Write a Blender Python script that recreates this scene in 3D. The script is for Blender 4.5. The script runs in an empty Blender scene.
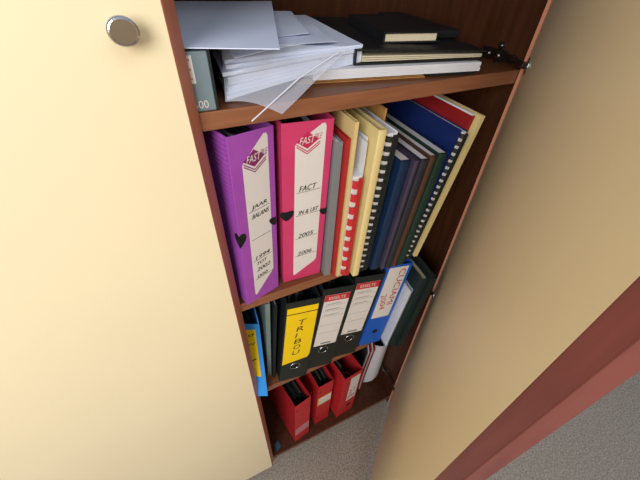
import bpy, bmesh, math, random
from mathutils import Vector, Matrix
random.seed(7)
C = bpy.context.scene.collection
S = bpy.context.scene
R = math.radians

# ------------------------------------------------------------------ camera
cam_d = bpy.data.cameras.new('camera'); cam = bpy.data.objects.new('camera', cam_d); C.objects.link(cam)
cam_d.sensor_width = 36; cam_d.sensor_fit = 'HORIZONTAL'; cam_d.lens = 327.8/640*36
cam_d.clip_start = 0.01
cx_ = Vector((0.89841037, -0.43823694, 0.02841103))
cy_ = Vector((-0.27306431, -0.60812181, -0.74540173))
cz_ = Vector((0.34393994, 0.66191861, -0.66600981))
M = Matrix.Identity(4)
for i in range(3):
    M[i][0] = cx_[i]; M[i][1] = -cy_[i]; M[i][2] = -cz_[i]
M[0][3], M[1][3], M[2][3] = -0.0167, -0.3888, 1.4110
cam.matrix_world = M
S.camera = cam

# ------------------------------------------------------------------ world and light
def lin(c):
    return tuple(((v/255)/12.92 if v/255 <= .04045 else ((v/255+.055)/1.055)**2.4) for v in c)
w = bpy.data.worlds.new('world'); S.world = w; w.use_nodes = True
bg = w.node_tree.nodes['Background']
bg.inputs[1].default_value = 0.36
nt = w.node_tree; tc = nt.nodes.new('ShaderNodeTexCoord'); sx = nt.nodes.new('ShaderNodeSeparateXYZ'); wr = nt.nodes.new('ShaderNodeValToRGB')
nt.links.new(tc.outputs['Generated'], sx.inputs[0]); nt.links.new(sx.outputs['Z'], wr.inputs[0]); nt.links.new(wr.outputs[0], bg.inputs[0])
wr.color_ramp.elements[0].position = 0.05; wr.color_ramp.elements[0].color = (1.0, .70, .40, 1)
wr.color_ramp.elements[1].position = 0.6; wr.color_ramp.elements[1].color = (.95, 1.15, 1.6, 1)
def area(name, loc, target, size, power, col, sy=None):
    l = bpy.data.lights.new(name, 'AREA'); l.energy = power; l.color = col
    l.shape = 'RECTANGLE'; l.size = size; l.size_y = sy or size
    o = bpy.data.objects.new(name, l); C.objects.link(o); o.location = loc
    o.rotation_euler = (Vector(target)-Vector(loc)).to_track_quat('-Z', 'Y').to_euler()
    return o
area('window_light', (-1.05, -1.35, 1.85), (0.0, 0, 1.0), 1.0, 34, (.98, .98, 1.0), 1.1)
area('overhead_fill', (0.3, -1.3, 2.6), (0.15, 0, .9), 1.0, 9, (.82, .92, 1.0))  # added cool fill from above to brighten the white sheet, no lamp seen there
S.view_settings.view_transform = 'Standard'; S.view_settings.look = 'None'
S.view_settings.exposure = 0.0; S.view_settings.gamma = 1; S.view_settings.use_curve_mapping = False

# ------------------------------------------------------------------ materials
def mat(name, col, rough=.6, metal=0, var=.08, scale=30, bump=0, spec=.4, trans=0, stretch=(1, 1, 1), alpha=1):
    m = bpy.data.materials.new(name); m.use_nodes = True
    nt = m.node_tree; b = nt.nodes['Principled BSDF']
    b.inputs['Roughness'].default_value = rough; b.inputs['Metallic'].default_value = metal
    b.inputs['Specular IOR Level'].default_value = spec
    b.inputs['Transmission Weight'].default_value = trans
    b.inputs['Alpha'].default_value = alpha
    c = lin(col)
    tc = nt.nodes.new('ShaderNodeTexCoord'); mp = nt.nodes.new('ShaderNodeMapping'); mp.inputs['Scale'].default_value = stretch
    nz = nt.nodes.new('ShaderNodeTexNoise'); nz.inputs['Scale'].default_value = scale; nz.inputs['Detail'].default_value = 5
    rp = nt.nodes.new('ShaderNodeValToRGB')
    rp.color_ramp.elements[0].position = .3; rp.color_ramp.elements[1].position = .7
    rp.color_ramp.elements[0].color = (*[v*(1-var) for v in c], 1); rp.color_ramp.elements[1].color = (*[min(1, v*(1+var)) for v in c], 1)
    L = nt.links.new
    L(tc.outputs['Object'], mp.inputs[0]); L(mp.outputs[0], nz.inputs['Vector']); L(nz.outputs['Fac'], rp.inputs[0]); L(rp.outputs[0], b.inputs['Base Color'])
    if bump:
        bp = nt.nodes.new('ShaderNodeBump'); bp.inputs['Strength'].default_value = bump; bp.inputs['Distance'].default_value = .002
        L(nz.outputs['Fac'], bp.inputs['Height']); L(bp.outputs[0], b.inputs['Normal'])
    return m
MT = {}
def wood(name, c1, c2, stretch):
    m = mat(name, c1, .38, var=.1, spec=.35)
    nt = m.node_tree; mp = [n for n in nt.nodes if n.type == 'MAPPING'][0]; mp.inputs['Scale'].default_value = stretch
    rp = [n for n in nt.nodes if n.type == 'VALTORGB'][0]
    rp.color_ramp.elements[0].color = (*lin(c2), 1); rp.color_ramp.elements[1].color = (*lin(c1), 1)
    [n for n in nt.nodes if n.type == 'TEX_NOISE'][0].inputs['Scale'].default_value = 14
    return m
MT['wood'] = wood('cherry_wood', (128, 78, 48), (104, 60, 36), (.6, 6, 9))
MT['woodv'] = wood('cherry_wood_vertical_shaded', (84, 48, 28), (66, 37, 22), (6, 6, .6))  # cherry wood darkened in colour for the shade inside the cabinet
MT['edge'] = wood('lit_panel_edge', (246, 176, 138), (232, 160, 122), (6, 6, .6))  # same wood as the panel, grazing light put into a paler colour
MT['sedge'] = wood('shelf_front_lit', (154, 100, 68), (132, 82, 55), (.6, 6, 9))  # cherry wood lightened in colour for the light on the shelf fronts
MT['lips'] = wood('cover_strip_wood', (128, 72, 62), (112, 62, 54), (6, 6, .6))
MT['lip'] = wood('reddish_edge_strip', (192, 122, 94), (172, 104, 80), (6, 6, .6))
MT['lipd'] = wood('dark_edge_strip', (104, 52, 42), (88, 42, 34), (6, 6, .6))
MT['door'] = mat('cream_laminate', (240, 222, 180), .42, var=.015, scale=4, spec=.35)
MT['metal'] = mat('chrome', (200, 200, 200), .2, 1)
MT['dmetal'] = mat('dull_steel', (120, 115, 108), .35, 1)
MT['black'] = mat('black_board', (27, 33, 32), .5, scale=200, var=.2)
MT['blackl'] = mat('black_leather', (24, 24, 26), .55, bump=.2, scale=300)
MT['greyd'] = mat('dark_grey_board', (62, 60, 58), .6)
MT['paper'] = mat('white_paper', (226, 226, 228), .8, var=.02)
MT['paperb'] = mat('cool_paper', (222, 229, 246), .7, var=.03, scale=8)
MT['cream'] = mat('cream_paper', (214, 202, 170), .8, var=.05, stretch=(1, 1, 1))
MT['label'] = mat('label_paper', (222, 215, 205), .7, var=.015)
MT['purple'] = mat('purple_plastic', (164, 78, 172), .45, var=.05)
MT['pink'] = mat('pink_plastic', (204, 60, 104), .42, var=.04)
MT['red'] = mat('red_plastic', (196, 42, 46), .42, var=.05)
MT['redf'] = mat('red_card', (176, 40, 36), .6)
MT['redd'] = mat('dark_red_card', (150, 26, 30), .6)
MT['ink'] = mat('black_ink', (26, 24, 28), .7, var=0)
MT['inkr'] = mat('red_ink', (190, 30, 34), .7, var=0)
MT['inkp'] = mat('purple_print', (132, 40, 96), .6, var=0)
MT['inkk'] = mat('pink_print', (190, 40, 84), .6, var=0)
MT['yellow'] = mat('yellow_label', (246, 206, 8), .6, var=.02)
MT['yel2'] = mat('orange_yellow_label', (226, 170, 60), .6, var=.02)
MT['blue'] = mat('blue_board', (22, 92, 188), .45, var=.05)
MT['lblue'] = mat('light_blue_plastic', (52, 150, 226), .42, var=.04)
MT['navy'] = mat('navy_cover', (18, 30, 62), .5, var=.1)
MT['royal'] = mat('royal_blue_cover', (24, 42, 98), .45, var=.06)
MT['teal'] = mat('dark_teal_cover', (16, 42, 72), .45, var=.1)
MT['mauve'] = mat('greyish_purple_cover', (66, 56, 74), .55)
MT['char'] = mat('charcoal_cover', (42, 41, 48), .55)
MT['brown'] = mat('brown_cover', (78, 50, 34), .55)
MT['green'] = mat('dark_green_cover', (22, 50, 38), .55)
MT['dgreen'] = mat('blackish_green_cover', (30, 46, 44), .5)
MT['grey'] = mat('grey_board', (128, 130, 130), .55, var=.04)
MT['agrey'] = mat('archive_box_grey', (118, 134, 138), .6, var=.04)
MT['ggreen'] = mat('grey_green_cover', (120, 136, 130), .5)
MT['pale'] = mat('pale_yellow_card', (228, 206, 140), .65, var=.03)
MT['creamc'] = mat('cream_card', (222, 196, 132), .65, var=.03)
MT['kraft'] = mat('kraft_paper', (186, 136, 76), .7, var=.15, stretch=(4, 4, .6))
MT['dark'] = mat('dark_hole', (14, 13, 14), .8, var=0)
MT['plast'] = mat('clear_plastic', (240, 245, 255), .12, var=0, spec=.8, alpha=.22)
MT['plaste'] = mat('plastic_highlight', (240, 245, 255), .2, var=0, spec=.8, alpha=.8)
MT['gpink'] = mat('faded_pink_label', (196, 128, 134), .6, var=.06)
MT['tape'] = mat('blue_tape', (52, 96, 116), .5)
MT['carpet'] = mat('carpet', (158, 146, 130), .95, var=.38, scale=170, bump=.8, spec=.1)

# ------------------------------------------------------------------ mesh helpers
_txt = {}
def text_mesh(s):
    if s in _txt: return _txt[s]
    cu = bpy.data.curves.new('t', 'FONT'); cu.body = s; cu.size = 1; cu.resolution_u = 3
    o = bpy.data.objects.new('t', cu); C.objects.link(o)
    dg = bpy.context.evaluated_depsgraph_get(); me = o.evaluated_get(dg).to_mesh()
    vs = [v.co.copy() for v in me.vertices]; fs = [tuple(p.vertices) for p in me.polygons]
    o.evaluated_get(dg).to_mesh_clear(); bpy.data.objects.remove(o); bpy.data.curves.remove(cu)
    x0 = min(v.x for v in vs); x1 = max(v.x for v in vs); y0 = min(v.y for v in vs); y1 = max(v.y for v in vs)
    _txt[s] = ([((v.x-x0)/(x1-x0), (v.y-y0)/(y1-y0)) for v in vs], fs)
    return _txt[s]

class MB:
    def __init__(s): s.v = []; s.f = []; s.m = []; s.mats = []
    def mi(s, m):
        if m not in s.mats: s.mats.append(m)
        return s.mats.index(m)
    def add(s, vs, fs, m):
        b = len(s.v); s.v += [tuple(v) for v in vs]; k = s.mi(m)
        for f in fs: s.f.append(tuple(b+i for i in f)); s.m.append(k)
        return s
    def box(s, x0, x1, y0, y1, z0, z1, m):
        vs = [(x, y, z) for x in (x0, x1) for y in (y0, y1) for z in (z0, z1)]
        return s.add(vs, [(0, 1, 3, 2), (4, 6, 7, 5), (0, 4, 5, 1), (2, 3, 7, 6), (0, 2, 6, 4), (1, 5, 7, 3)], m)
    def prism(s, poly, axis, a, b, m, mside=None):
        """poly of 2-D points in the two other axes, extruded along axis from a to b"""
        def P(p, t):
            if axis == 'x': return (t, p[0], p[1])
            if axis == 'y': return (p[0], t, p[1])
            return (p[0], p[1], t)
        n = len(poly)
        s.add([P(p, a) for p in poly]+[P(p, b) for p in poly], [tuple(range(n)), tuple(range(2*n-1, n-1, -1))], m)
        for i in range(n):
            j = (i+1) % n; mm = mside.get(i, m) if mside else m
            s.add([P(poly[i], a), P(poly[j], a), P(poly[j], b), P(poly[i], b)], [(0, 1, 2, 3)], mm)
        return s
    def tube(s, pts, r, m, n=8, closed=False):
        pts = [Vector(p) for p in pts]; L = len(pts); vs = []; fs = []
        for i, p in enumerate(pts):
            a = pts[(i-1) % L] if (i or closed) else p; b = pts[(i+1) % L] if (i < L-1 or closed) else p
            d = (b-a).normalized(); up = Vector((0, 0, 1)) if abs(d.z) < .9 else Vector((1, 0, 0))
            u = d.cross(up).normalized(); w_ = d.cross(u)
            for k in range(n):
                t = 2*math.pi*k/n; vs.append(p+u*math.cos(t)*r+w_*math.sin(t)*r)
        for i in range(L if closed else L-1):
            for k in range(n):
                j = (i+1) % L; fs.append((i*n+k, i*n+(k+1) % n, j*n+(k+1) % n, j*n+k))
        if not closed: fs += [tuple(range(n)), tuple(range((L-1)*n, L*n))]
        return s.add(vs, fs, m)
    def disc(s, c, r, y, m, n=20, rz=None, th=.0006):
        rz = rz or r
        return s.prism([(c[0]+r*math.cos(2*math.pi*i/n), c[1]+rz*math.sin(2*math.pi*i/n)) for i in range(n)], 'y', y, y-th, m)
    def text(s, t, o, right, up, w_, h, m, shear=0):
        vs, fs = text_mesh(t); o = Vector(o); r = Vector(right); u = Vector(up)
        return s.add([o+r*(x*w_+shear*y*h)+u*(y*h) for x, y in vs], fs, m)
    def build(s, name, parent=None, bevel=0, smooth=False, seg=2):
        me = bpy.data.meshes.new(name); me.from_pydata(s.v, [], s.f)
        for k in s.mats: me.materials.append(MT[k])
        for p, k in zip(me.polygons, s.m): p.material_index = k
        bm = bmesh.new(); bm.from_mesh(me)
        bmesh.ops.remove_doubles(bm, verts=bm.verts, dist=1e-6)
        bmesh.ops.recalc_face_normals(bm, faces=bm.faces); bm.to_mesh(me); bm.free()
        if smooth:
            for p in me.polygons: p.use_smooth = True
        o = bpy.data.objects.new(name, me); C.objects.link(o)
        if parent: o.parent = parent
        if bevel:
            b = o.modifiers.new('bevel', 'BEVEL'); b.width = bevel; b.segments = seg; b.limit_method = 'ANGLE'; b.angle_limit = R(40)
        return o
def tag(o, label, cat, group=None):
    o['label'] = label; o['category'] = cat
    if group: o['group'] = group
    return o
def thing(name, label, cat, loc, yaw=0, lean=0, pitch=0, group=None):
    o = bpy.data.objects.new(name, None); C.objects.link(o); o.empty_display_size = .02
    o.location = loc
    o.rotation_euler = (Matrix.Rotation(R(yaw), 3, 'Z') @ Matrix.Rotation(R(lean), 3, 'Y') @ Matrix.Rotation(R(pitch), 3, 'X')).to_euler()
    return tag(o, label, cat, group)
def struct(o): o['kind'] = 'structure'; return o
FR, FU = (1, 0, 0), (0, 0, 1)          # right / up on a front face

zA, zB, zC, zD, zT = 1.268, .918, .555, 0.0, 1.62
XL, XR = -.56, .550                     # inner faces of the side panels
DEP = .40

# ------------------------------------------------------------------ room
fl = MB().box(-2.6, 2.6, -2.6, .6, -.16, -.07, 'carpet').build('floor'); struct(fl)
wl = MB().box(-2.6, 2.6, .44, .6, -.07, 2.7, 'label').build('wall_back'); struct(wl)

# ------------------------------------------------------------------ cabinet
cab = thing('storage_cabinet', 'tall cherry brown cabinet with cream doors, shelves filled with binders and papers', 'cabinet', (0, 0, -.07))
def cb(mb, name, **k):
    mb.v = [(a, b, c+.07) for a, b, c in mb.v]; return mb.build(name, cab, **k)
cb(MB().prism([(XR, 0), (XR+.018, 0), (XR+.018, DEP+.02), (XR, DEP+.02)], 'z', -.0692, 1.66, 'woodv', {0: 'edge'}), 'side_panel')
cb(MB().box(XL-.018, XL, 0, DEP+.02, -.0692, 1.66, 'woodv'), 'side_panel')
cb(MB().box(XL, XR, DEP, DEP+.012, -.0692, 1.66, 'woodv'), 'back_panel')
cb(MB().box(XL, XR, 0, DEP, 1.62, 1.66, 'wood'), 'top_panel')
for z, t in ((zA, .022), (zB, .022), (zC, .022), (0, .018)):
    if z in (zB, zC):
        xe = .300 if z == zB else .375
        pl_ = [(XL, .001), (xe-.02, .001)]+[(xe-.02+.02*math.sin(a*math.pi/12), .021-.02*math.cos(a*math.pi/12)) for a in range(1, 7)]+[(xe, .10), (xe+.01, .11), (XR, .11), (XR, DEP), (XL, DEP)]
        cb(MB().prism(pl_, 'z', z-t, z, 'wood', {k: 'sedge' for k in range(8)}), 'shelf', bevel=.0015)
        continue
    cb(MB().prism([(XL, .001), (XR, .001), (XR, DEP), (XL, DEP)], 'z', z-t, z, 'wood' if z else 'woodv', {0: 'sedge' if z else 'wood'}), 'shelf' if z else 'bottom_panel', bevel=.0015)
cb(MB().box(XL, XR, .03, .05, -.0692, -.018, 'woodv'), 'plinth')
# shelf pins / small screw on the right panel
# left door (closed): cream panel, slanted reddish edge
dl = cb(MB().prism([(XL-.015, -.001), (.026, -.001), (.0245, -.004), (.0145, -.0172), (.013, -.0185), (XL-.015, -.0185)], 'z', -.0194, 1.655, 'door',
                   {1: 'lip', 2: 'lip', 3: 'lip'}), 'door')
dl['label'] = 'closed left door with cream face and slanted reddish brown edge'
h = MB()
h.prism([(-.0225+.008*math.cos(t*math.pi/12), 1.3545+.007*math.sin(t*math.pi/12)) for t in range(24)], 'y', -.019, -.030, 'metal')
h.prism([(-.0225+.0125*math.cos(t*math.pi/12), 1.3545+.0115*math.sin(t*math.pi/12)) for t in range(24)], 'y', -.030, -.037, 'metal')
h.v = [(a, b, c+.07) for a, b, c in h.v]
ho = h.build('handle', dl, bevel=.0025, seg=3); ho['label'] = 'round chrome knob'
# right door, hanging from the right panel, opened part way
ang = -.8515
rd = MB()
Ld = .5575
dd = (math.sin(ang), -math.cos(ang)); nn = (math.cos(ang), math.sin(ang))
def dp(u, o): return (.557+dd[0]*u+nn[0]*o, dd[1]*u+nn[1]*o)
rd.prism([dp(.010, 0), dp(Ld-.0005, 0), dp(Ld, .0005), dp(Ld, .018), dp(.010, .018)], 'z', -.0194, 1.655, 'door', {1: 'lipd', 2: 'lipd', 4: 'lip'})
rdo = cb(rd, 'door'); rdo['label'] = 'open right door with cream inner face and dark brown edge'
st = MB().prism([dp(Ld+.001, .018), dp(Ld+.001, .030), dp(Ld-.03, .030), dp(Ld-.03, .018)], 'z', -.0194, 1.655, 'lips')
st.v = [(a, b, c+.07) for a, b, c in st.v]
st.build('cover_strip', rdo, bevel=.001)
# hinges
for z in (1.28, .71, .115):
    hg = MB()
    hg.box(XR-.004, XR, .030, .085, z-.008, z+.008, 'dmetal')
    hg.box(XR-.011, XR-.003, .012, .080, z-.006, z+.006, 'dmetal')
    for yy in (.045, .066): hg.prism([(yy+.0035*math.cos(t*math.pi/5), z+.0035*math.sin(t*math.pi/5)) for t in range(10)], 'x', XR-.0135, XR-.010, 'metal')
    for dz in (.014, -.014):
        hg.prism([(.05+.006*math.cos(t*math.pi/6), z+dz+.006*math.sin(t*math.pi/6)) for t in range(12)], 'x', XR-.004, XR, 'dmetal')
        hg.prism([(.05+.003*math.cos(t*math.pi/6), z+dz+.003*math.sin(t*math.pi/6)) for t in range(12)], 'x', XR-.006, XR-.0035, 'metal')
    # arm reaching out to the cup on the door
    a = (XR-.007, .02); b = dp(.034, -.004)
    hg.tube([(a[0], a[1]+.0, z), (a[0]-.006, .004, z), (b[0], b[1], z)], .0055, 'dmetal', 6)
    c = dp(.034, 0)
    pts = []
    for t in range(14):
        q = dp(.034+.013*math.cos(t*math.pi/7), 0); pts.append((q[0], q[1], z+.013*math.sin(t*math.pi/7)))
    q2 = [(p[0]-nn[0]*.002, p[1]-nn[1]*.002, p[2]) for p in pts]
    n = 14
    hg.add(pts+q2, [tuple(range(n)), tuple(range(n, 2*n))]+[(i, (i+1) % n, n+(i+1) % n, n+i) for i in range(n)], 'metal')
    cb(hg, 'hinge', bevel=.0006)

# ------------------------------------------------------------------ builders for files and books
def book(name, label, cat, x, y, z, w_, h_, d_, cover, page='cream', lean=0, yaw=-3, pitch=0, ct=.0012, top_gap=.004, group=None, spine='', round_=.0):
    zz = z+(w_*math.sin(R(lean)) if lean > 0 else 0)+.0003
    t = thing(name, label, cat, (x, y, zz), yaw, lean, pitch, group)
    k = .0012
    m = MB()
    if round_:
        fr = [(w_/2-w_/2*math.cos(math.pi*i/8), -round_*math.sin(math.pi*i/8)) for i in range(9)]
        inner = [(w_-ct, .0), (w_-ct, .0015), (ct, .0015), (ct, 0)]
        poly = [(0, d_)]+fr+[(w_, d_), (w_-ct, d_), (w_-ct, .002), (ct, .002), (ct, d_)]
        m.prism(poly, 'z', 0, h_, cover)
    else:
        m.prism([(0, d_), (0, 0), (w_, 0), (w_, d_), (w_-ct, d_), (w_-ct, ct), (ct, ct), (ct, d_)], 'z', 0, h_, cover)
    m.build('cover', t)
    MB().box(ct, w_-ct, ct+.001, d_-.003, .001, h_-top_gap, page).build('pages', t)
    return t

def binder(name, label, cat, x, y, z, w_, h_, d_, col, yaw=0, lean=0, pitch=0, group=None, ring=True, fill=.8, inside='black'):
    zz = z+(w_*math.sin(R(lean)) if lean > 0 else 0)+.0003
    t = thing(name, label, cat, (x, y, zz), yaw, lean, pitch, group)
    b = .0025
    MB().box(0, w_, 0, b, 0, h_, col).build('spine', t, bevel=.0008)
    MB().box(0, b, b, d_, 0, h_, col).build('side_board', t, bevel=.0008)
    MB().box(w_-b, w_, b, d_, 0, h_, col).build('side_board', t, bevel=.0008)
    pm = MB()
    n = 9; x0 = b+.004; x1 = x0+(w_-2*b-.008)*fill
    for i in range(n):
        xa = x0+(x1-x0)*i/n; xb = x0+(x1-x0)*(i+.75)/n
        pm.box(xa, xb, .055, d_-.01, .006, h_-.020-.012*random.random(), 'greyd' if i % 3 else 'grey')
    pm.build('papers', t)
    if ring:
        r = MB()
        r.box(w_/2-.012, w_/2+.012, b, b+.003, h_*.42, h_*.86, 'metal')
        for q in (.5, .75):
            pts = [(w_/2+.02*math.cos(a), b+.026+.024*math.sin(a)*1.0, h_*q) for a in [math.pi*2*i/14 for i in range(14)]]
            r.tube(pts, .0016, 'metal', 6, closed=True)
        r.build('ring_mechanism', t)
    return t

def boxfile(name, label, cat, x, y, z, w_, h_, d_, col, yaw=0, lean=0, pitch=0, group=None, ribs=False, front_h=None, fill='greyd', slant=0):
    """open topped file box: spine, sides, bottom, contents"""
    zz = z+(w_*math.sin(R(lean)) if lean > 0 else 0)+.0003
    t = thing(name, label, cat, (x, y, zz), yaw, lean, pitch, group)
    b = .002; fh = front_h or h_
    MB().prism([(0, 0), (b, 0), (b+slant, fh), (slant, fh)], 'x', 0, w_, col).build('spine', t, bevel=.0007)
    for x0 in (0, w_-b):
        sp = MB().prism([(b, 0), (d_, 0), (d_, h_), (slant+.06, h_), (b+slant, fh)] if fh < h_ else [(b, 0), (d_, 0), (d_, h_), (b, h_)], 'x', x0, x0+b, col)
        if ribs:
            nr = 46
            for i in range(nr):
                zc = h_*(i+.5)/nr
                xx = x0 if x0 == 0 else x0+b
                sgn = -1 if x0 == 0 else 1
                sp.add([(xx, .004, zc-.0022), (xx+sgn*.0006, .004, zc), (xx, .004, zc+.0022), (xx, d_-.004, zc-.0022), (xx+sgn*.0006, d_-.004, zc), (xx, d_-.004, zc+.0022)],
                       [(0, 1, 4, 3), (1, 2, 5, 4)], col)
        sp.build('side_board', t)
    MB().box(b, w_-b, b, d_, .0, b, col).build('base', t)
    MB().box(b, w_-b, d_-b, d_, b, h_, col).build('back_board', t)
    pm = MB(); n = 8
    for i in range(n):
        xa = b+.003+(w_-2*b-.006)*i/n; xb = xa+(w_-2*b-.006)/n*.7
        hh = min(fh, h_)-.018-.016*random.random()
        pm.box(xa, xb, .02+slant+.02*random.random(), d_-.012, b+.001, hh, fill if i % 3 else ('greyd' if fill == 'black' else 'paperb'))
    pm.build('papers', t)
    return t

def heart(m, u, v, r, y, side=0):
    pts = []
    for i in range(28):
        a = 2*math.pi*i/28
        px = 16*math.sin(a)*(1 if abs(math.sin(a)) > 1 else .55+.45*math.sin(a)**2); pz = 13*math.cos(a)-4*math.cos(2*a)-1*math.cos(3*a)
        pts.append((u+px/16*r, v+pz/16*r))
    return pts

def fast_label(t, w_, h_, prn, lines, sh=.865, pk=.978, rb=.185, u0=.255, u1=.85):
    """white slanted label with diamond logo; lines = (height, text, letter height, ruled)"""
    y = -.0004
    m = MB()
    u0, u1 = u0*w_, u1*w_
    m.prism([(u0+.002, .045*h_), (u0, .056*h_), (u0, sh*h_), (u0+.003, (sh+.014)*h_), (u1-.006, pk*h_), (u1-.002, pk*h_), (u1, (pk-.012)*h_), (u1, rb*h_), (u1-.003, (rb-.02)*h_)], 'y', 0, y, 'label')
    lx, lz = u0+.0195, (sh+.018)*h_
    y2 = y-.0002
    m.prism([(lx-.018, lz-.001), (lx-.001, lz+.013), (lx+.016, lz+.001), (lx-.001, lz-.012)], 'y', y, y2, prn)
    for k in (1, 2):
        o = -.0035*k
        m.prism([(lx-.018, lz+o), (lx-.001, lz-.012+o), (lx+.018, lz+.002+o), (lx+.018, lz+.0002+o), (lx-.001, lz-.0138+o), (lx-.018, lz+o-.0018)], 'y', y, y2, prn)
    m.text('FAST', (lx-.0135, y2-.0002, lz-.0052), (1, 0, .10), FU, .0215, .0105, 'label', .2)
    m.text('FILE', (lx+.0088, y2-.0002, lz+.0003), (1, 0, .12), FU, .0105, .0085, prn, .2)
    for v, s_, hh, ruled in lines:
        if ruled: m.prism([(u0+.003, v*h_), (u1-.002, v*h_+.003), (u1-.002, v*h_+.0036), (u0+.003, v*h_+.0006)], 'y', y, y2, 'ink')
        if s_:
            for dx in (0, .0004):
                m.text(s_, (u0+.007+dx, y2-.0001, v*h_+.0022), (1, 0, .10), FU, min(.0068*len(s_), u1-u0-.012), hh, 'ink', .25)
    m.build('label', t)['label'] = 'white slanted label with printed diamond and black handwriting'

# ------------------------------------------------------------------ shelf B : the big row
# purple
W_, H_, D_ = .070, .318, .26
t = boxfile('box_file', 'purple plastic file box with a white slanted label, beside the closed door', 'file box', .0385, -.008, zB, W_, H_, D_, 'purple', 17, 2.0, .6, 'upright file boxes with slanted labels', ribs=True)
fast_label(t, W_, H_, 'inkp', [(.62, 'JAAR', .0085, 1), (.572, 'BALANS', .008, 0), (.452, '', 0, 1), (.305, '1994', .008, 1), (.262, 'TOT', .007, 0), (.215, '2002', .0085, 0), (.165, '000', .007, 1)], rb=.19)
half = [(0, .1635), (.004, .166), (.0085, .1655), (.0115, .162), (.012, .157), (.009, .150), (.0045, .1445), (0, .1405)]   # the hole wraps round the corner
hm = MB().prism(half, 'y', 0, -.0007, 'dark')
hm.prism(half, 'x', -.0008, 0, 'dark')
hm.build('finger_hole', t)
MB().prism([(W_-.0165+p[0], .48*H_+p[1]) for p in heart(None, .012, .012, .010, 0) if p[0] < .0165], 'y', 0, -.0007, 'dark').build('finger_hole', t)
# pink
W_ = .077
t = boxfile('box_file', 'bright pink plastic file box with a white slanted label, beside the purple one', 'file box', .117, .015, zB, W_, H_, D_, 'pink', -2.6, 1.6, 1.5, 'upright file boxes with slanted labels', ribs=True)
fast_label(t, W_, H_, 'inkk', [(.642, 'FACT', .010, 1), (.500, 'IN & UIT', .008, 1), (.338, '2005', .009, 1), (.200, '2006', .009, 1)], sh=.895, pk=.985, rb=.155)
MB().prism([p for p in heart(None, .007, .166, .012, 0)], 'y', 0, -.0007, 'dark').build('finger_hole', t)
MB().prism([p for p in heart(None, W_-.004, .160, .0085, 0) if p[0] <= W_+.0005], 'y', 0, -.0007, 'dark').build('finger_hole', t)

# thin files and books to the right of it
g = 'books and thin files on the middle shelf'
book('report', 'thin grey file standing right beside the pink file box', 'file', .1975, .000, zB, .0135, .283, .21, 'grey', 'paper', 1.2, group=g)
book('folder', 'thin red card folder beside the grey file', 'folder', .2125, -.008, zB, .0055, .289, .22, 'redf', 'paper', 1.3, group=g)
book('folder', 'thin cream card folder behind and left of the red comb binding', 'folder', .2195, -.012, zB, .0062, .314, .235, 'creamc', 'kraft', 1.35, group=g)
def combdoc(name, label, x, y, w_, h_, d_, cover, comb, lean, page='paper', n=20, cw=None, back=None):
    zz = zB+w_*math.sin(R(max(lean, 0)))+.0003
    t = thing(name, label, 'booklet', (x, y, zz), -3, lean, 0, g)
    MB().box(.0012, w_-.0012, .006, d_, 0, h_, page).build('pages', t)
    MB().box(0, .001, .006, d_+.001, 0, h_+.002, cover).build('cover', t)
    MB().box(w_-.001, w_, .006, d_+.001, 0, h_+.002, back or cover).build('cover', t)
    m = MB(); r = w_/2
    m.box(w_/2-r*.8, w_/2+r*.75, .0030, .006, .004, h_-.004, 'label')
    m.box(w_*.5+r*.1, w_*.5+r*.98, .0005, .0034, .002, h_-.002, comb)
    for i in range(n):
        zc = h_*(i+.5)/n; hw = h_/n*.29
        pts = [(w_/2+r*math.cos(a), .006+min(r, .007)*-math.sin(a)) for a in [math.pi*k/8 for k in range(9)]]
        pts2 = [(w_/2+(r-.0008)*math.cos(a), .006+(min(r, .007)-.0008)*-math.sin(a)) for a in [math.pi*k/8 for k in range(8, -1, -1)]]
        m.prism(pts+pts2, 'z', zc-hw, zc+hw, comb)
    m.build('comb_binding', t)
    return t
combdoc('comb_bound_booklet', 'short booklet with a red plastic comb spine among the cream folders', .2265, -.019, .0165, .226, .21, 'paper', 'red', 1.4, n=9)
# loose paper sheaf
t = thing('paper_sheaf', 'thin sheaf of crumpled white papers above the red comb booklet', 'papers', (.2437, -.012, zB+.0006), -3, 1.6, 0, g)
for i, (dy, hh, c) in enumerate(((.0, .280, 'paper'), (.004, .275, 'label'), (.008, .284, 'paper'))):
    m = MB(); x0 = .0005+i*.0016; N = 10
    vs = []; 
    for k in range(N+1):
        zz = hh*k/N; o = .0012*math.sin(k*1.1+i)*(-1 if i == 0 else .15)
        if i == 0: o = -abs(o)*1.2*(1 if k > 7 else 0.1)
        vs += [(x0+o, dy, zz), (x0+o+.0011, dy, zz), (x0+o, .21, zz), (x0+o+.0011, .21, zz)]
    fs = []
    for k in range(N):
        a = 4*k; b = a+4
        fs += [(a, a+1, b+1, b), (a+2, b+2, b+3, a+3), (a, b, b+2, a+2), (a+1, a+3, b+3, b+1)]
    fs += [(0, 2, 3, 1), (4*N, 4*N+1, 4*N+3, 4*N+2)]
    m.add(vs, fs, c).build('sheet', t)
book('folder', 'thick pale yellow card folder, widest of the yellow folders', 'folder', .2495, -.024, zB, .0135, .302, .235, 'pale', 'grey', 2.0, group=g, top_gap=.012, round_=.002)
combdoc('comb_bound_booklet', 'white booklet with a black comb spine beside the thick pale yellow folder', .2645, -.022, .0200, .290, .215, 'paper', 'black', 3.0, n=19)
t = tag(MB().prism([(.02, 0), (.21, 0), (.21, .312), (.02, .308)], 'x', 0, .004, 'kraft').build('kraft_envelope', bevel=.0008), 'brown kraft envelope sticking up beside the black comb spine', 'envelope', g)
t.location = (.2865, .010, zB+.001); t.rotation_euler = (0, R(3.6), R(-3))
book('book', 'dark blue book with a broad plain spine, right of the black comb spine', 'book', .2925, -.024, zB, .0185, .243, .19, 'teal', 'label', 4.6, group=g, round_=.003, top_gap=.0004, ct=.0009)
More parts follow.
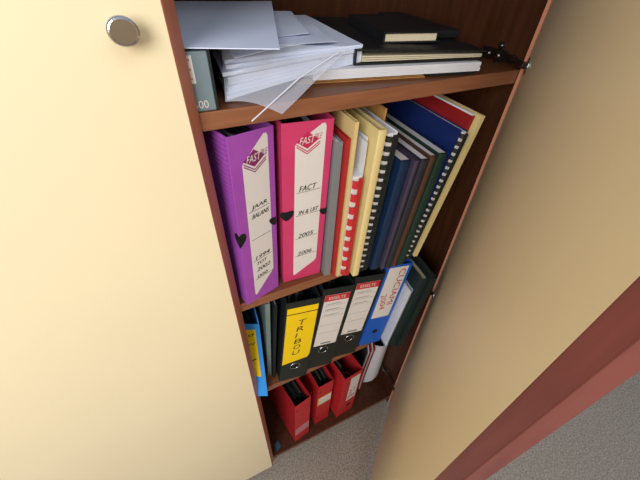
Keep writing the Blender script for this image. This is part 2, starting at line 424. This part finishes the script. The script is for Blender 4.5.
book('book', 'slim greyish purple book beside the dark blue book', 'book', .3125, -.032, zB, .0075, .244, .19, 'mauve', 'label', 5.0, group=g, round_=.002)
book('book', 'charcoal book with cream page block beside the greyish purple one', 'book', .3215, -.034, zB, .0145, .244, .19, 'char', 'paper', 5.4, group=g, round_=.003, top_gap=.0004, ct=.0009)
book('book', 'brown book leaning between the charcoal and the green book', 'book', .3375, -.034, zB, .0115, .247, .19, 'brown', 'paper', 5.8, group=g, round_=.003, top_gap=.0004, ct=.0009)
book('book', 'dark green book leaning beside the brown book', 'book', .3505, -.036, zB, .0165, .249, .19, 'green', 'paper', 6.2, group=g, round_=.003, top_gap=.0004, ct=.0009)
combdoc('comb_bound_booklet', 'royal blue booklet with white page edges and black comb spine, leaning right', .3725, -.034, .0135, .278, .215, 'royal', 'black', 9.7, n=22)
book('folder', 'navy folder standing behind the green book', 'folder', .338, .163, zB, .012, .302, .20, 'navy', 'greyd', 9.0, group=g)
book('folder', 'red card folder leaning between the blue comb booklet and the yellow folder', 'folder', .3882, -.022, zB, .0075, .300, .23, 'redd', 'paper', 9.9, group=g, top_gap=-.003)
book('folder', 'narrow yellow folder leaning against the right end of the middle row', 'folder', .3980, -.032, zB, .0088, .302, .22, 'pale', 'cream', 9.9, group=g)

# ------------------------------------------------------------------ shelf C : lever arch binders
gC = 'binders on the lower shelf'
t = boxfile('magazine_file', 'light blue file box with a yellow label, beside the closed door', 'file box', -.013, .0035, zC, .056, .265, .24, 'lblue', 0, 5.0, 0, gC, front_h=.222, fill='black', slant=.062)
for ch in t.children:
    for v in ch.data.vertices: v.co.y -= .42*v.co.x
m = MB().prism([(.006, .075), (.046, .066), (.046, .208), (.006, .205)], 'y', 0, -.0005, 'yellow')
for v, s in ((.185, 'ad'), (.160, 'rood'), (.11, 'v')):
    m.text(s, (.016, -.0008, v), (1, 0, .2), FU, .024, .009, 'ink', .3)
m.v = [(a, b+c*.062/.222-.42*a, c) for a, b, c in m.v]
m.build('label', t)['label'] = 'yellow label with black handwriting'
book('ring_folder', 'slim grey green folder between the light blue box and the black binder', 'folder', .060, .030, zC, .010, .30, .22, 'ggreen', 'paper', 3.5, group=gC)
book('ring_folder', 'slim black folder pressed against the black binder with yellow label', 'folder', .0715, .020, zC, .006, .30, .22, 'black', 'paper', 4.5, group=gC)

def ringhole(t, u, v, r=.0125, col='metal'):
    m = MB(); m.disc((u, v), r*.92, 0, 'dark', th=.0005); m.build('finger_hole', t)
    if col:
        MB().tube([(u+r*math.cos(a), -.0008, v+r*math.sin(a)) for a in [math.pi*2*i/20 for i in range(20)]], .0011, col, 6, closed=True).build('hole_ring', t, smooth=True)
t = binder('lever_arch_binder', 'black lever arch binder with a bright yellow label', 'binder', .081, -.002, zC, .074, .318, .285, 'black', -6.5, 5.8, 0, gC)
m = MB()
m.prism([(.003, .082), (.066, .095), (.071, .110), (.071, .300), (.003, .300)], 'y', 0, -.0005, 'yellow')
m.box(.003, .071, -.0005, -.0008, .279, .2815, 'ink')
for i, s in enumerate('TRIBOU'):
    m.text(s, (.029-.001*i, -.0008, .238-.024*i), (1, 0, .12), FU, (.017 if s != 'I' else .003), .017, 'ink', .15)
m.build('label', t)['label'] = 'yellow label with black handwriting'
ringhole(t, .037, .065)
def esselte(x, y, yaw, lean, label):
    t = binder('lever_arch_binder', label, 'binder', x, y, zC, .0745, .318, .285, 'black', yaw, lean, 0, gC)
    m = MB(); u0, u1 = .0075, .067
    m.box(u0, u1, -.0005, 0, .106, .298, 'label')
    m.box(u0, u1, -.0007, -.0005, .278, .298, 'red')
    m.text('ESSELTE', (u0+.010, -.0009, .283), FR, FU, .040, .0095, 'label')
    for v in (.262, .243, .224, .190, .160):
        m.box(u0+.004, u1-.004, -.0007, -.0005, v-.0002, v+.0002, 'greyd')
    for v, s in ((.246, 'Fakturen'), (.227, 'Inkoop'), (.265, 'Rekening')):
        m.text('nnmunnuu'[:len(s)], (u0+.008, -.0008, v), (1, 0, .05), FU, .034, .0035, 'greyd', .4)
    for i in range(9):
        m.box(u0+.018+i*.003, u0+.020+i*.003, -.0007, -.0005, .111, .117, 'ink')
    m.build('label', t)['label'] = 'white label with red header'
    ringhole(t, .037, .083)
    return t
esselte(.156, -.001, -6.5, 7.2, 'black lever arch binder with white label, next to the yellow labelled one')
esselte(.233, .000, -6.5, 7.6, 'black lever arch binder with white label, next to the blue binder')
t = binder('lever_arch_binder', 'blue lever arch binder with red handwriting on its white label', 'binder', .3235, -.001, zC, .067, .318, .285, 'blue', -6.5, 6.4, 0, gC)
m = MB().box(.006, .058, -.0005, 0, .125, .312, 'label')
m.text('CUCIAMI', (.037, -.0008, .305), (0, 0, -1), (1, 0, 0), .130, .017, 'inkr')
m.text('2004', (.011, -.0008, .218), (.15, 0, -1), (1, 0, .15), .060, .015, 'inkr')
m.build('label', t)['label'] = 'white label with red handwriting'
ringhole(t, .035, .06, .009, None)
t = thing('paper_sheaf', 'white papers in a clear sleeve squeezed beside the blue binder', 'papers', (.3935, -.030, zC+.0015), -6.5, 6.4, 0, gC)
MB().box(.0022, .0070, .001, .21, .001, .235, 'paper').build('papers', t, bevel=.001)
MB().box(0, .0002, 0, .212, 0, .242, 'plast').box(.0086, .0088, 0, .212, 0, .242, 'plast').build('sleeve', t)
book('folder', 'dark green folder beside the sleeve of white papers, by the middle hinge', 'folder', .405, -.040, zC, .017, .285, .23, 'dgreen', 'cream', 6.4, yaw=-6.5, group=gC, top_gap=.005)
book('folder', 'blackish folder at the right end of the lower shelf, under the middle hinge', 'folder', .4235, -.048, zC, .017, .285, .23, 'dgreen', 'greyd', 6.6, yaw=-6.5, group=gC)

# ------------------------------------------------------------------ bottom : red binders
gD = 'red binders on the cabinet floor'
def redbox(x, y, w_, yaw, lean, label, band, ba, bb):
    t = boxfile('box_file', label, 'file box', x, y, 0, w_, .312, .25, 'red', yaw, lean, 0, gD, fill='black')
    m = MB().box(.0015, w_-.0015, -.0007, 0, ba, bb, band[0])
    if len(band) > 1:
        m.box(.008, w_-.004, -.0010, -.0007, ba+.006, ba+(bb-ba)*.55, band[1])
        m.box(.008, w_-.004, -.0010, -.0007, ba+(bb-ba)*.62, bb-.006, 'paper')
    m.build('label', t)
    for v in (.27, .05):
        MB().disc((.008, v), .006, 0, 'redd', th=.0006).build('rivet', t)
    return t
redbox(.118, .012, .062, 10, 1.4, 'red plastic file box with a faded pink label band near its base', ('gpink',), .062, .115)
redbox(.213, .036, .060, 4, 1.4, 'narrow red plastic file box with a yellow and white label band', ('yel2', 'label'), .165, .225)
t = binder('lever_arch_binder', 'red lever arch binder with a tall cream label, rightmost of the red files', 'binder', .301, .020, 0, .078, .312, .285, 'red', 7, 2.5, 0, gD, fill=.35)
m = MB().box(.030, .071, -.0005, 0, .115, .29, 'label')
m.text('2', (.036, -.0008, .165), FR, FU, .012, .03, 'greyd'); m.text('1', (.056, -.0008, .175), FR, FU, .003, .03, 'greyd')
for i in range(8): m.box(.033+.004*i, .036+.004*i, -.0008, -.0005, .13+.002*(i % 3), .152, 'gpink')
m.build('label', t)['label'] = 'cream label'
ringhole(t, .048, .067, .011, None)
# brochures standing behind on the right
gb = 'brochures standing on the cabinet floor'
for i, (c, nm) in enumerate((('greyd', 'dark'), ('paper', 'white'), ('redf', 'red'), ('paper', 'white'), ('redf', 'red'), ('paper', 'white'))):
    x0 = .416+i*.0085
    lab = {0: 'dark brochure at the left of the curved brochures near the lower hinge', 1: 'white brochure between the dark and the first red brochure', 2: 'red edged brochure, first of the two near the lower hinge',
           3: 'white brochure between the two red edged brochures', 4: 'red edged brochure, nearest to the broad white one', 5: 'broad white brochure in front of the lower hinge, its face showing'}[i]
    if i == 5:
        vs = []
        for e in (0, .004):
            for k in range(13):
                f = k/12; o = .03*f**1.5
                for q in range(5):
                    g_ = q/4; vs.append((.474+o*.5+g_*(.062-o*.3), .098-.012*g_-.012*math.sin(math.pi*g_)+e, .001+.05*g_*(1-f)+(.29)*f))
        fs = []
        for e in (0, 65):
            for k in range(12):
                for q in range(4):
                    a = e+k*5+q; fs.append((a, a+1, a+6, a+5))
        rim = [q for q in range(5)]+[k*5+4 for k in range(1, 13)]+[60+q for q in range(3, -1, -1)]+[k*5 for k in range(11, 0, -1)]
        fs += [(rim[a], rim[(a+1) % len(rim)], rim[(a+1) % len(rim)]+65, rim[a]+65) for a in range(len(rim))]
        o = MB().add(vs, fs, c).build('brochure'); tag(o, lab, 'brochure', gb); continue
    N = 12; ww = .13; hh = .30; vs = []; th = .004
    for k in range(N+1):
        zz = hh*k/N; o = .022*(k/N)**1.5
        for q in range(2):
            for e in (0, th):
                vs.append((x0+o+e*1.0+q*.045, .080+q*ww*.7+e*.0, .001+zz))
    fs = []
    for k in range(N):
        a = 4*k; b = a+4
        fs += [(a, a+1, b+1, b), (a+2, b+2, b+3, a+3), (a, b, b+2, a+2), (a+1, a+3, b+3, b+1)]
    fs += [(0, 2, 3, 1), (4*N, 4*N+1, 4*N+3, 4*N+2)]
    o = MB().add(vs, fs, c).build('brochure'); tag(o, lab, 'brochure', gb)
tp = MB().prism([(.045, .012), (.064, .022), (.060, .045), (.043, .036)], 'z', .0003, .0012, 'tape').build('tape_piece')
tag(tp, 'small blue scrap lying on the cabinet floor by the closed door', 'scrap')

# ------------------------------------------------------------------ shelf A : things lying flat
t = thing('archive_box', 'flat grey archive box lying under the white sheet, white number on its end', 'box', (-.255, .004, zA+.0003))
BX = .3025
MB().box(0, BX, 0, .28, 0, .060, 'agrey').build('box_body', t, bevel=.001)
MB().box(BX, BX+.0025, -.001, .28, 0, .061, 'black').build('lid_edge', t)
m = MB(); m.box(BX-.036, BX-.0165, -.0005, 0, .030, .057, 'label')
for k in range(5): m.box(BX-.034, BX-.019-.002*(k % 2), -.0007, -.0005, .034+.0045*k, .0358+.0045*k, 'gpink')
m.build('label', t)['label'] = 'white sticker with faded red print'
MB().text('600', (BX-.0245, -.0006, .0035), FR, FU, .0165, .0085, 'label').build('number_print', t)['label'] = 'printed white number'

def sheet(name, corners, n, m, sag=0, wob=0, th=.0006, sub=10, parent=None, seed=0, zt=None):
    """a thin slab between four corners (front-left, front-right, back-right, back-left)"""
    a, b, c, d = [Vector(p) for p in corners]; vs = []; fs = []
    rnd = random.Random(seed); ph = [rnd.uniform(0, 6) for _ in range(4)]
    for lay in (0, 1):
        for j in range(sub+1):
            for i in range(sub+1):
                u = i/sub; v = j/sub
                p = (a*(1-u)+b*u)*(1-v)+(d*(1-u)+c*u)*v
                z = sag*math.sin(math.pi*u)*(1-.3*v) + wob*(math.sin(u*5+ph[0]+v*2)+.6*math.sin(v*7+ph[1]+u*3))
                vs.append((p.x, p.y, p.z+z+(th if lay else 0)))
    K = (sub+1)**2; s1 = sub+1
    for j in range(sub):
        for i in range(sub):
            q = j*s1+i; fs.append((q, q+s1, q+s1+1, q+1)); fs.append((K+q, K+q+1, K+q+s1+1, K+q+s1))
    for i in range(sub):
        for (p, q) in ((i, i+1), (sub*s1+i, sub*s1+i+1), (i*s1, (i+1)*s1), (i*s1+sub, (i+1)*s1+sub)):
            fs.append((p, q, K+q, K+p))
    return MB().add(vs, fs, m).build(name, parent, smooth=False)
s = sheet('paper_sheet', [(-.082, .038, 1.3315), (.118, -.022, 1.3300), (.236, .332, 1.3320), (.012, .372, 1.3315)], 0, 'paperb', sag=.0, wob=.0004, th=.001, seed=2)
tag(s, 'large plain white sheet on the grey archive box, corner overhanging the shelf', 'paper')

# brown card under the pad, pad, portfolio, organiser
t = thing('cardboard_sheets', 'thin brown card sheets under the left end of the white pad', 'cardboard', (.168, .056, zA+.0003), -10)
for i in range(3):
    MB().box(.001*i, .20-.002*i, .002*i, .2, .0017*i, .0017*i+.0011, 'kraft').build('card_sheet', t)
t = thing('paper_pad', 'thick white paper pad lying under the black portfolio', 'paper pad', (.190, .047, zA+.0058), -9.5)
m = MB()
for i in range(7): m.box(.0+.0015*random.random(), .270-.002*random.random(), .0+.001*random.random(), .21, .0018*i, .0018*i+.0016, 'paper')
m.build('pages', t)
MB().box(.185, .266, .004, .21, -.0052, -.0002, 'black').build('backing_board', t)
t = thing('portfolio', 'black leather portfolio with papers inside, lying on the white pad', 'portfolio', (.255, .048, zA+.019), -10.5)
m = MB(); m.box(0, .212, 0, .285, 0, .0022, 'blackl'); m.build('cover', t, bevel=.0008)
m = MB()
vs = []; N = 8
for j in (0, .285):
    for k in range(N+1):
        u = k/N*.214; z = .018-.007*(k/N)**1.2
        vs += [(u, j, z), (u, j, z+.0022)]
fs = []
for k in range(N):
    a = 2*k; b = a+2*(N+1)
    fs += [(a, a+2, a+3, a+1), (b, b+1, b+3, b+2), (a, b, b+2, a+2), (a+1, a+3, b+3, b+1)]
fs += [(0, 1, 2*N+3, 2*N+2), (2*N, 4*N+2, 4*N+3, 2*N+1)]
m.add(vs, fs, 'blackl').build('cover', t)
MB().box(-.0015, .0022, 0, .285, 0, .0202, 'blackl').build('spine', t, bevel=.001)
m = MB()
for k, (a, b) in enumerate(((.0035, .0035), (.0062, .0052), (.0090, .0068))):
    m.add([(.012, .004, a), (.211, .004, b), (.211, .28, b), (.012, .28, a), (.012, .004, a+.0019), (.211, .004, b+.0013), (.211, .28, b+.0013), (.012, .28, a+.0019)],
          [(0, 1, 2, 3), (4, 5, 6, 7), (0, 1, 5, 4), (1, 2, 6, 5), (2, 3, 7, 6), (3, 0, 4, 7)], 'cream')
m.build('papers', t)
t = thing('organizer', 'small black organizer with cream pages lying on the portfolio', 'notebook', (.318, .074, zA+.0375), -12)
m = MB(); m.box(0, .092, 0, .17, 0, .0025, 'blackl'); m.box(-.001, .094, 0, .172, .0125, .0148, 'blackl'); m.box(-.001, .002, 0, .17, 0, .0148, 'blackl')
m.build('cover', t, bevel=.001)
MB().box(.003, .088, .003, .165, .0026, .0124, 'cream').build('pages', t)
t = thing('notebook', 'black case with a thin silver edge lying behind the small organizer', 'case', (.417, .090, zA+.0345), -8)
MB().box(.002, .060, 0, .2, 0, .013, 'blackl').build('case_body', t, bevel=.004, seg=3)
MB().box(0, .002, .0, .085, .008, .0115, 'metal').build('edge_strip', t)['label'] = 'thin silver edge'

# plastic sleeves with papers
t = thing('paper_bundle', 'heap of white papers in clear plastic sleeves slumping over the shelf edge', 'papers', (.075, .03, zA))
def loc(p): return (p[0]-.075, p[1]-.03, p[2]-zA)
rnd = random.Random(5)
def slab(name, cor, m, sag, wob, th, seed, sub=12):
    return sheet(name, [loc(p) for p in cor], 0, m, sag=sag, wob=wob, th=th, sub=sub, parent=t, seed=seed)
for i in range(9):
    z0 = .0004+.0041*i; k = rnd.uniform(-.006, .006)
    zl = zA+z0+.001; zr = zA+.0205+z0*.56
    slab('sleeved_sheet', [(.070-.0015*abs(i-4)+k*.4+.006*(i > 6), .022+k+.002*i, zl+.002), (.268+k*.4, .054+k*.3, zr), (.293+k, .31+k, zr), (.10+k, .32+k, zl+.004)], 'paperb', .001, .0005, .0040, i)
slab('loose_sheet', [(.082, .030, zA+.0455), (.232, .062, zA+.0475), (.250, .17, zA+.048), (.09, .2, zA+.0505)], 'paperb', .003, .0006, .0006, 20)
slab('loose_sheet', [(.100, .075, zA+.0515), (.205, .095, zA+.053), (.262, .30, zA+.051), (.13, .30, zA+.055)], 'paperb', .001, .0006, .0006, 21)
slab('sleeve', [(.060, .012, zA+.005), (.115, -.028, zA-.002), (.235, .030, zA+.0475), (.075, .06, zA+.051)], 'plast', .004, .0008, .0003, 22)
fp = [loc(p) for p in ((.070, .012, zA+.002), (.078, -.028, zA-.006), (.150, .000, zA+.026), (.215, .02, zA+.046))]
MB().tube(fp[1:], .0009, 'plaste', 5).build('sleeve_highlight', t)['label'] = 'pale strip for the highlight on the plastic edge'  # pale tube stands in for the highlight along the sleeve's rim
